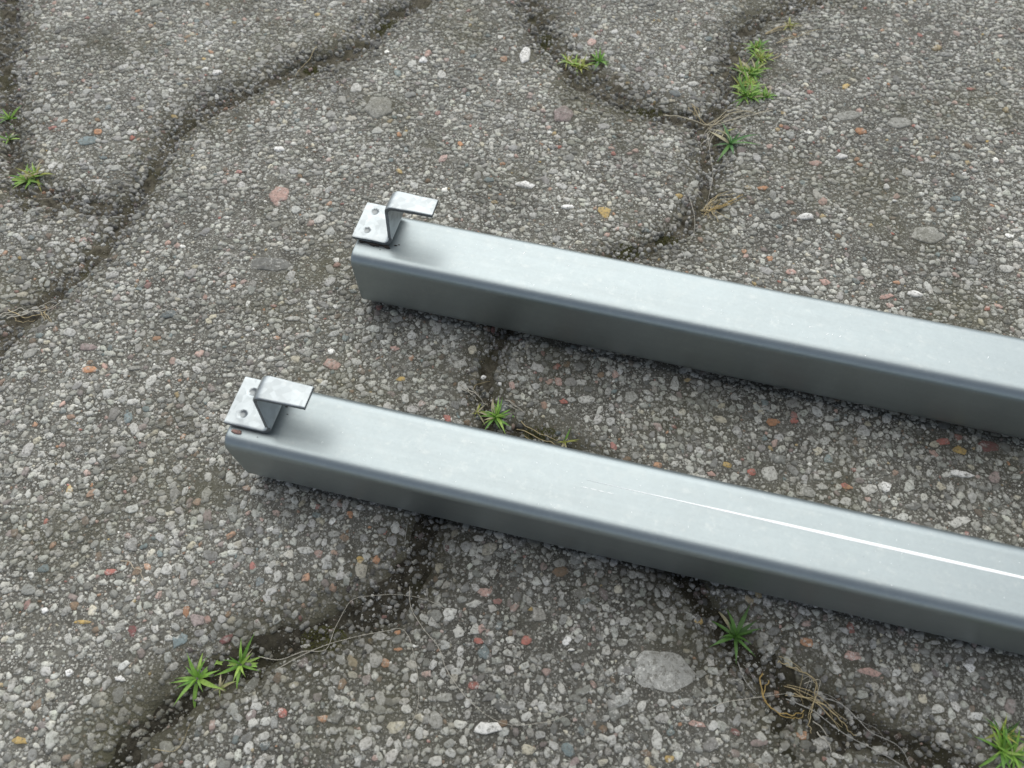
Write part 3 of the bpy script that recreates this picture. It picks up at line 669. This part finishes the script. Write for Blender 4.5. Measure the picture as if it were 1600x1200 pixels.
railL = steel_rail('zinc grey steel rail nearest the viewer, with a bright white weld line along its top', EL, 80.026, -0.2356, 720,
    dict(a0=-1.2, aR=16.2, cy=17.3, zt=20, a_end=33.0, lean=-3.6, r=3, dimples=((4.4, 12.0, 1.75), (4.2, 21.5, 1.8))), (134, 17.5), scrL)
def grime_gap_shade(parent, pts_, seed):
    r = np.random.default_rng(seed); VV = []; FF = []; off = 0
    for a, y, s_, hz in pts_:
        V, F = DOMES7[r.integers(0, 24)]
        VV.append(np.stack([a + V[:, 0] * s_, y + V[:, 1] * s_ * .6, H_T + 0.0 + np.maximum(V[:, 2], -.05) * hz], 1)); FF.append(F + off); off += len(V)
    g = link('grime_gap_shade', mesh_np('grime_gap_shade', np.concatenate(VV), np.concatenate(FF), M['grime_gap_shade']), parent); g['kind'] = 'stuff'
grime_gap_shade(railU, [(2.5 + k * 1.15, 9.6 + 0.5 * math.sin(k), 1.25, 1.1) for k in range(11)] + [(17.2, 11.4, .8, .3), (18.6, 12.2, .5, .2), (11.5, 7.6, .35, .1)], 3)  # long row paints the gap shade under the foot; the rest are smears
grime_gap_shade(railL, [(3 + k * 1.2, 8.6, 1.0, 1.0) for k in range(9)] + [(17.8, 20, .6, .3), (18.3, 23, .7, .25), (12.0, 5.6, .35, .12), (19.2, 17, .4, .15)], 4)
cr = link('rust_flake', base_meshes[4], railL); cr.location = (3.2 * MM, 5.6 * MM, (H_T + .1) * MM); cr.scale = (2.2 * MM, 1.3 * MM, 0.9 * MM); cr.color = (0.33, 0.2, 0.17, 1)

# ------------------------------------------------------------------ plants
def blade_mesh(r, curl):
    V = []; F = []; n = 6; ln = 1.0; x = 0; z = 0; a = 0.95 - 0.2 * r.random()
    for k in range(n + 1):
        f = k / n; wd = 0.058 * (math.sin(PI * min(1, f * .93 + .12)) ** .7) * (1 - f ** 3 * .96)
        V += [(x, -wd, z + wd * .35), (x, 0, z), (x, wd, z + wd * .35)]
        x += math.cos(a) / n; z += math.sin(a) / n; a -= curl / n
        if k: 
            b_ = (k - 1) * 3; F += [(b_, b_ + 3, b_ + 4, b_ + 1), (b_ + 1, b_ + 4, b_ + 5, b_ + 2)]
    return mesh_np('leaf', np.array(V) * 1000, F, M['leaf'])
rb_ = np.random.default_rng(8)
BLADES = [blade_mesh(rb_, c_) for c_ in (0.4, 0.8, 1.1, 1.5, 0.6, 1.3)]
GREENS = [(0.16, 0.33, 0.05), (0.23, 0.42, 0.07), (0.32, 0.48, 0.10), (0.13, 0.28, 0.05)]
YEL = [(0.40, 0.42, 0.10), (0.34, 0.36, 0.09), (0.30, 0.34, 0.07)]
DARK = [(0.07, 0.15, 0.035), (0.09, 0.20, 0.04)]
def tuft(x, y, size, n, label, pal, seed, spread=1.0, hubs=1, hr=0, dry=0.1):
    r = random.Random(seed); z = top_at(x, y)
    o = bpy.data.objects.new('weed_tuft', None); COL.objects.link(o); o.location = (x * MM, y * MM, z * MM)
    tag(o, label, 'weed', 'small green weeds growing in the joints')
    for h_ in range(hubs):
        hx, hy = (r.uniform(-hr, hr), r.uniform(-hr * .6, hr * .6)) if h_ else (0, 0)
        for k in range(n):
            l_ = link('leaf', r.choice(BLADES), o); inner = k < n * .4
            s_ = 1.25 * size * (r.uniform(.45, .7) if inner else r.uniform(.7, 1.1)) * MM
            l_.scale = (s_, s_ * r.uniform(.8, 1.25), s_ * r.uniform(.7, 1.1)); l_.location = (hx * MM, hy * MM, 0.2 * MM)
            l_.rotation_euler = (r.uniform(-.3, .3), (r.uniform(-.5, -.1) if inner else r.uniform(-.1, .75)) * spread, 2 * PI * (k + r.uniform(-.35, .35)) / n * 2.4)
            c_ = r.choice(pal) if r.random() > dry else (0.46, 0.42, 0.27); g = r.uniform(.8, 1.2); l_.color = (c_[0] * g, c_[1] * g, c_[2] * g, 1)
    return o
tuft(-115.1, 29.3, 10.5, 20, 'left star-shaped green weed of the pair in the joint at the bottom left', GREENS, 1, dry=0)
tuft(-100.4, 34.0, 10.5, 20, 'right star-shaped green weed of the pair in the joint at the bottom left', GREENS, 2, dry=.08)
tuft(-6.5, 135.5, 8.5, 16, 'bright green grassy weed in the joint between the two rails', GREENS, 3, hubs=2, hr=3.5, dry=.1)
tuft(-15.5, 137.5, 5.5, 14, 'yellowish weed sprig on the left of the grassy weed between the rails', YEL, 4, dry=.35)
tuft(22.5, 123.5, 6.0, 12, 'tiny pale weed against the back edge of the near rail', YEL + GREENS[:1], 5, dry=.4)
tuft(83.8, 44.0, 10.5, 17, 'dark green weed in the shade in front of the near rail', DARK, 6, dry=.05)
tuft(171.5, 11.5, 6.0, 18, 'upper weed clump at the bottom right corner, with a pale yellow heart', DARK + YEL, 7, hubs=2, hr=4, dry=.1)
tuft(173.5, 4.5, 9.5, 20, 'lower weed clump at the bottom right corner, broad bright leaves', GREENS, 8, hubs=2, hr=4, dry=.05)
tuft(119.4, 300.5, 13.0, 16, 'spiky blue green weed below the dry straw at the upper right joint', [(0.10, 0.24, 0.08), (0.13, 0.28, 0.07)], 9, dry=.08)
tuft(148.8, 379.5, 8.5, 15, 'weed farthest up in the green row of the upper right joint', GREENS + YEL[:1], 10, hubs=4, hr=7, dry=.1)
tuft(141.1, 360.0, 9.5, 16, 'bright weed in the middle of the green row of the upper right joint', GREENS + YEL[2:], 11, hubs=5, hr=7, dry=.05)
tuft(133.5, 339.5, 9.5, 16, 'lower left weed of the green row, just above the dry straw', GREENS, 12, hubs=4, hr=6, dry=.05)
tuft(144.0, 338.0, 7.5, 14, 'small weed on the right of the green row above the dry straw', GREENS, 13, hubs=2, hr=5, dry=.1)
tuft(171.0, 401.0, 7.0, 12, 'mossy yellow weed at the very top right of the joints', YEL, 14, hubs=2, hr=5, dry=.2)
tuft(37.8, 366.0, 8.5, 14, 'yellow green left half of the weed in the joint at the top centre', YEL + GREENS[2:3], 15, hubs=3, hr=6, dry=.1)
tuft(52.3, 370.0, 8.5, 14, 'dark green right half of the weed in the joint at the top centre', [GREENS[0], GREENS[3]], 16, hubs=2, hr=4, dry=.02)
tuft(-253.0, 277.0, 12.0, 17, 'fresh green weed in the joint at the left edge, with spreading leaves', GREENS + YEL[:1], 17, hubs=2, hr=5, dry=.1)
tuft(-283.7, 323.1, 9.0, 13, 'upper weed cut by the left edge of the picture', GREENS, 18)
tuft(-279.2, 307.0, 8.0, 13, 'lower weed cut by the left edge of the picture', GREENS + YEL[:1], 19)
tuft(136.5, 349.5, 9.0, 14, 'yellow green weed squeezed between the middle and the lowest clump of the upper right row', YEL + GREENS[1:3], 20, hubs=3, hr=5, dry=.15)
tuft(146.5, 369.5, 8.0, 13, 'loose weed just under the farthest clump of the upper right row', GREENS[1:3] + YEL[:1], 21, hubs=3, hr=5, dry=.2)
tuft(117.5, 309.5, 6.5, 10, 'small pale sprig between the dry straw and the blue green weed', YEL, 22, dry=.4)
tuft(-106.5, 26.0, 6.5, 9, 'thin half dry sprout between and just below the paired weeds', [(0.30, 0.36, 0.12), (0.42, 0.38, 0.22)], 23, dry=.4)
# moss pads: many tiny upright tips
def moss(x, y, rx, ry, n, label, seed):
    r = np.random.default_rng(seed); V = []; F = []
    for _ in range(n):
        q = math.sqrt(r.random()); a = r.uniform(0, 2 * PI); px_, py_ = x + rx * q * math.cos(a), y + ry * q * math.sin(a)
        z = top_at(px_, py_); s_ = r.uniform(.18, .4); h_ = r.uniform(.5, 1.5) * (1 - .5 * q); b_ = len(V); ph = r.uniform(0, 6)
        for k in range(3): V.append((px_ + s_ * math.cos(ph + k * 2.09), py_ + s_ * math.sin(ph + k * 2.09), z - .1))
        V.append((px_ + r.uniform(-.4, .4), py_ + r.uniform(-.4, .4), z + h_)); F += [(b_, b_ + 1, b_ + 3), (b_ + 1, b_ + 2, b_ + 3), (b_ + 2, b_, b_ + 3)]
    o = link('moss_pad', mesh_np('moss_pad', V, F, M['moss'])); tag(o, label, 'moss', 'dark moss pads in the joints')
for a in ((58, 227, 7, 5, 700, 'dark moss pad touching the back edge of the far rail', 1), (-117, 364, 7, 4, 500, 'moss pad under the dry twig at the upper left', 2),
          (-78, 405, 7, 8, 600, 'brownish moss in the joint at the top, left of centre', 3), (-71, 43, 9, 5, 700, 'dark moss in the joint right of the paired weeds', 4),
          (20, 388, 5, 14, 700, 'long mossy streak along the joint at the top centre', 5), (78, 234, 6, 4, 400, 'small moss pad under the thin curved hair above the far rail', 6),
          (12, 127, 8, 4, 500, 'moss right of the grassy weed between the rails', 7), (75, 328, 12, 4, 600, 'mossy strip left of the dry straw at the upper right', 8)):
    moss(*a)
# dry stems, roots and hairs
def smooth_path(P, k=6):
    P = np.array(P, float); out_ = []
    for i in range(len(P) - 1):
        p0 = P[max(i - 1, 0)]; p1 = P[i]; p2 = P[i + 1]; p3 = P[min(i + 2, len(P) - 1)]
        for q in range(k):
            t_ = q / k; out_.append(0.5 * ((2 * p1) + (-p0 + p2) * t_ + (2 * p0 - 5 * p1 + 4 * p2 - p3) * t_ ** 2 + (-p0 + 3 * p1 - 3 * p2 + p3) * t_ ** 3))
    out_.append(P[-1]); return np.array(out_)
def strand_mesh(P, rad, lift, seed, taper=.5, ext=0):
    r = np.random.default_rng(seed); Q = smooth_path(P); n = len(Q); kk_ = r.normal(0, .28, Q.shape); kk_[0] = 0; Q = Q + (kk_ + np.roll(kk_, 1, 0)) * (1 if rad > .22 else .12)
    zz = np.array([top_at(a, b_) for a, b_ in Q]); 
    for _ in range(3): zz = np.maximum(zz, np.convolve(np.pad(zz, 2, 'edge'), np.ones(5) / 5, 'valid'))
    f = np.linspace(0, 1, n); zz = zz + rad + .55 + lift * np.sin(PI * f) * (0.7 + .3 * np.sin(f * 9 + seed))
    C3 = np.stack([Q[:, 0], Q[:, 1], zz], 1); T = np.gradient(C3, axis=0); T /= np.linalg.norm(T, axis=1)[:, None] + 1e-9
    S_ = np.cross(T, [0, 0, 1.]); S_ /= np.linalg.norm(S_, axis=1)[:, None] + 1e-9; U_ = np.cross(S_, T); k = 5; V = []; F = []
    for i in range(n):
        rr_ = 0.74 * rad * (1 - taper * f[i]) * (1 + .25 * (r.random() - .5))
        for q in range(k):
            a = 2 * PI * q / k; V.append(C3[i] + rr_ * (math.cos(a) * S_[i] + .75 * math.sin(a) * U_[i]))
    for i in range(n - 1):
        for q in range(k): a = i * k + q; b_ = i * k + (q + 1) % k; F.append((a, b_, b_ + k, a + k))
    return mesh_np('strand', V, F, M['straw'])
PALE = (0.48, 0.45, 0.38, 1); STRAW = (0.42, 0.34, 0.19, 1); GREY = (0.40, 0.39, 0.36, 1); OCHRE = (0.36, 0.25, 0.08, 1); BROWN = (0.16, 0.12, 0.08, 1)
def strand(P, rad, lift, label, cat, colr, seed, name='dry_hair'):
    o = link(name, strand_mesh(P, rad, lift, seed)); o.color = colr; tag(o, label, cat); return o
strand([(-94.6, 37.1), (-86.2, 35.7), (-77.3, 38.6), (-69.2, 39.2), (-66.7, 47.6), (-61.8, 56.9), (-53.5, 58.8), (-43.8, 59.2), (-34.0, 57.5), (-24.1, 53.3)], .17, .8, 'long pale root hair that arches over the joint right of the paired weeds', 'root hair', PALE, 1)
strand([(-85.8, 32.7), (-75.0, 38.6), (-66.0, 41.9), (-56.8, 44.2), (-47.5, 45.7), (-41.6, 46.4), (-37.8, 41.9), (-34.1, 28.8), (-33.9, 18.3), (-37.4, 10.2), (-35.0, 0.5)], .16, .6, 'pale root hair running right then turning down to the lower edge', 'root hair', PALE, 2)
strand([(-39.7, 62.3), (-38.6, 54.5), (-33.3, 46.4), (-27.1, 39.6), (-23.2, 30.9), (-13.7, 20.3), (-2.4, 14.2), (11.0, 14.6), (20.1, 17.2)], .17, .8, 'curved pale hair sweeping over the front paving block below the near rail', 'root hair', PALE, 3)
strand([(-42.2, 87.5), (-42.7, 77.7)], .14, .4, 'short hair sticking out from under the near rail', 'root hair', GREY, 4)
strand([(69.7, 18.6), (76.9, 21.3), (90.8, 23.1), (101.3, 24.4)], .18, .8, 'thin hair reaching left from the root tangle at the bottom right', 'root hair', PALE, 5)
strand([(-153.4, 72.3), (-147.1, 69.0), (-142.5, 65.4), (-138.8, 62.4)], .32, .6, 'short dry stalk with a reddish tip on the left of the paving', 'stalk', (0.42, 0.36, 0.27, 1), 6, 'dry_stalk')
strand([(-117.3, 381.2), (-120.6, 371.9), (-126.8, 357.1)], .35, 1.5, 'dry twig across the upper left joint', 'twig', STRAW, 7, 'dry_twig')
strand([(109.1, 310.8), (107.8, 296.1), (107.6, 279.7), (103.7, 266.0), (100.9, 255.1)], .2, .5, 'thin root hanging down the joint below the dry straw', 'root', PALE, 8, 'thin_root')
strand([(91.3, 265.2), (93.1, 252.9), (92.5, 240.2), (88.2, 231.2)], .2, 1.2, 'thin curved hair just above the far rail', 'root hair', PALE, 9)
strand([(-125.6, 6.4), (-116.7, 6.0), (-114.1, 14.3)], .16, .5, 'fine root at the bottom edge below the paired weeds', 'root', STRAW, 10, 'thin_root')
strand([(-247.7, 262.2), (-231.5, 263.5), (-218.9, 265.7)], .25, .5, 'dry stem lying right of the weed at the left edge', 'stem', (0.30, 0.27, 0.22, 1), 11, 'dry_straw')
def tangle(label, items, seed):
    x, y = items[0][0][0]; o = bpy.data.objects.new('dry_tangle', None); COL.objects.link(o); tag(o, label, 'dry grass')
    for q, (P, rad, colr, lift) in enumerate(items):
        s_ = link('strand', strand_mesh(P, rad, lift, seed * 50 + q), o); s_.color = colr
def jitter(items, n, amp, seed):
    r = random.Random(seed); out_ = list(items)
    for _ in range(n):
        P, rad, colr, lift = r.choice(items); dx, dy = r.uniform(-amp, amp), r.uniform(-amp, amp); k = r.uniform(.5, 1)
        out_.append(([(P[0][0] + dx + (a - P[0][0]) * k + r.uniform(-1, 1), P[0][1] + dy + (b_ - P[0][1]) * k + r.uniform(-1.2, 1.2)) for a, b_ in P], rad * r.uniform(.4, .8), colr, lift * r.uniform(.5, 1.5)))
    return out_
tangle('dry straw tangle lying across the meeting of the joints at the upper right', jitter([
    ([(86.1, 326.1), (98.2, 322.5), (110.7, 317.4), (128.0, 319.4), (146.9, 326.0)], .55, (0.40, 0.36, 0.26, 1), 1.5),
    ([(102.7, 330.3), (106.9, 321.0), (111.1, 315.4)], .4, STRAW, 1), ([(110.4, 315.4), (125.2, 324.5), (139.2, 322.4)], .45, (0.42, 0.37, 0.25, 1), 1.5),
    ([(112, 317), (122, 316), (134, 321), (150, 330)], .3, PALE, 1.5), ([(112, 316), (106, 305), (103, 297)], .25, PALE, .6)], 12, 3, 1), 1)
tangle('yellow straw tangle in the joint just above the far rail', jitter([
    ([(99.7, 252.9), (105.8, 261.6), (116.0, 263.8)], .4, STRAW, 1.2), ([(99.1, 253.8), (103.5, 250.3), (105.0, 244.4)], .4, STRAW, .8),
    ([(100, 253), (110, 256), (120, 262)], .4, OCHRE, 1.2), ([(104, 262), (104, 252), (112, 246)], .3, STRAW, 1)], 14, 3, 2), 2)
tangle('tangle of yellow stems and grey hairs in the joint at the bottom right', jitter([
    ([(98.0, 35.1), (102.9, 32.9), (109.1, 29.2), (109.3, 24.4), (105.3, 16.1), (105.6, 12.1)], .3, STRAW, 2),
    ([(92.1, 30.8), (90.2, 23.3), (93.4, 18.6), (99.9, 17.1), (104.7, 18.6)], .4, OCHRE, 1), ([(98.6, 22.3), (108.0, 18.2), (117.6, 11.1), (127.5, 6.1), (138.8, -0.7)], .22, GREY, 1),
    ([(83.6, 35.1), (84.9, 28.6), (88.7, 24.0)], .18, GREY, .6), ([(111.3, 23.3), (119.7, 20.2), (126.7, 12.1), (136.5, 7.1), (139.0, 0.3)], .2, GREY, 1),
    ([(101.3, 24.4), (110.9, 21.2), (118.3, 14.1), (122.0, 11.1)], .3, STRAW, 1), ([(107.8, 12.1), (112.0, 5.7)], .3, PALE, .8), ([(106.5, 27.5), (112.3, 28.2), (106.8, 18.2)], .18, PALE, 1)], 14, 3, 3), 3)
tangle('dry rootlets in the joint at the left edge', jitter([
    ([(-238.2, 186.6), (-230.2, 189.5), (-221.7, 190.9), (-211.5, 196.8)], .4, PALE, 1), ([(-221.7, 190.9), (-214.8, 183.0)], .35, STRAW, 1), ([(-238.2, 190.9), (-229.5, 187.3), (-221.3, 189.5)], .4, STRAW, 1)], 6, 3, 4), 4)
tangle('fine dry roots around the grassy weed between the rails', jitter([
    ([(-19.7, 148.4), (-13.4, 144.3), (-11.2, 142.1)], .4, PALE, 1), ([(-17.4, 148.4), (-15, 152), (-9.9, 153.9)], .2, STRAW, 1), ([(2.2, 130.3), (13.5, 124.9), (18.9, 122.0)], .35, STRAW, 1), ([(-2.8, 142.7), (5.5, 136.4)], .25, PALE, 1)], 8, 3, 5), 5)
tangle('ochre dry stems beside the topmost weeds of the upper right joint', jitter([
    ([(155.3, 395.0), (167.7, 399.3), (177.8, 401.1)], .6, STRAW, 1.5), ([(154.7, 369.6), (161.4, 375.4)], .5, STRAW, 1), ([(160, 385), (175, 392), (190, 398)], .35, STRAW, 1)], 5, 4, 6), 6)
S.cycles.use_denoising = True

print('tris', sum(sum(len(p.vertices) - 2 for p in m_.polygons) for m_ in bpy.data.meshes if len(m_.polygons)))
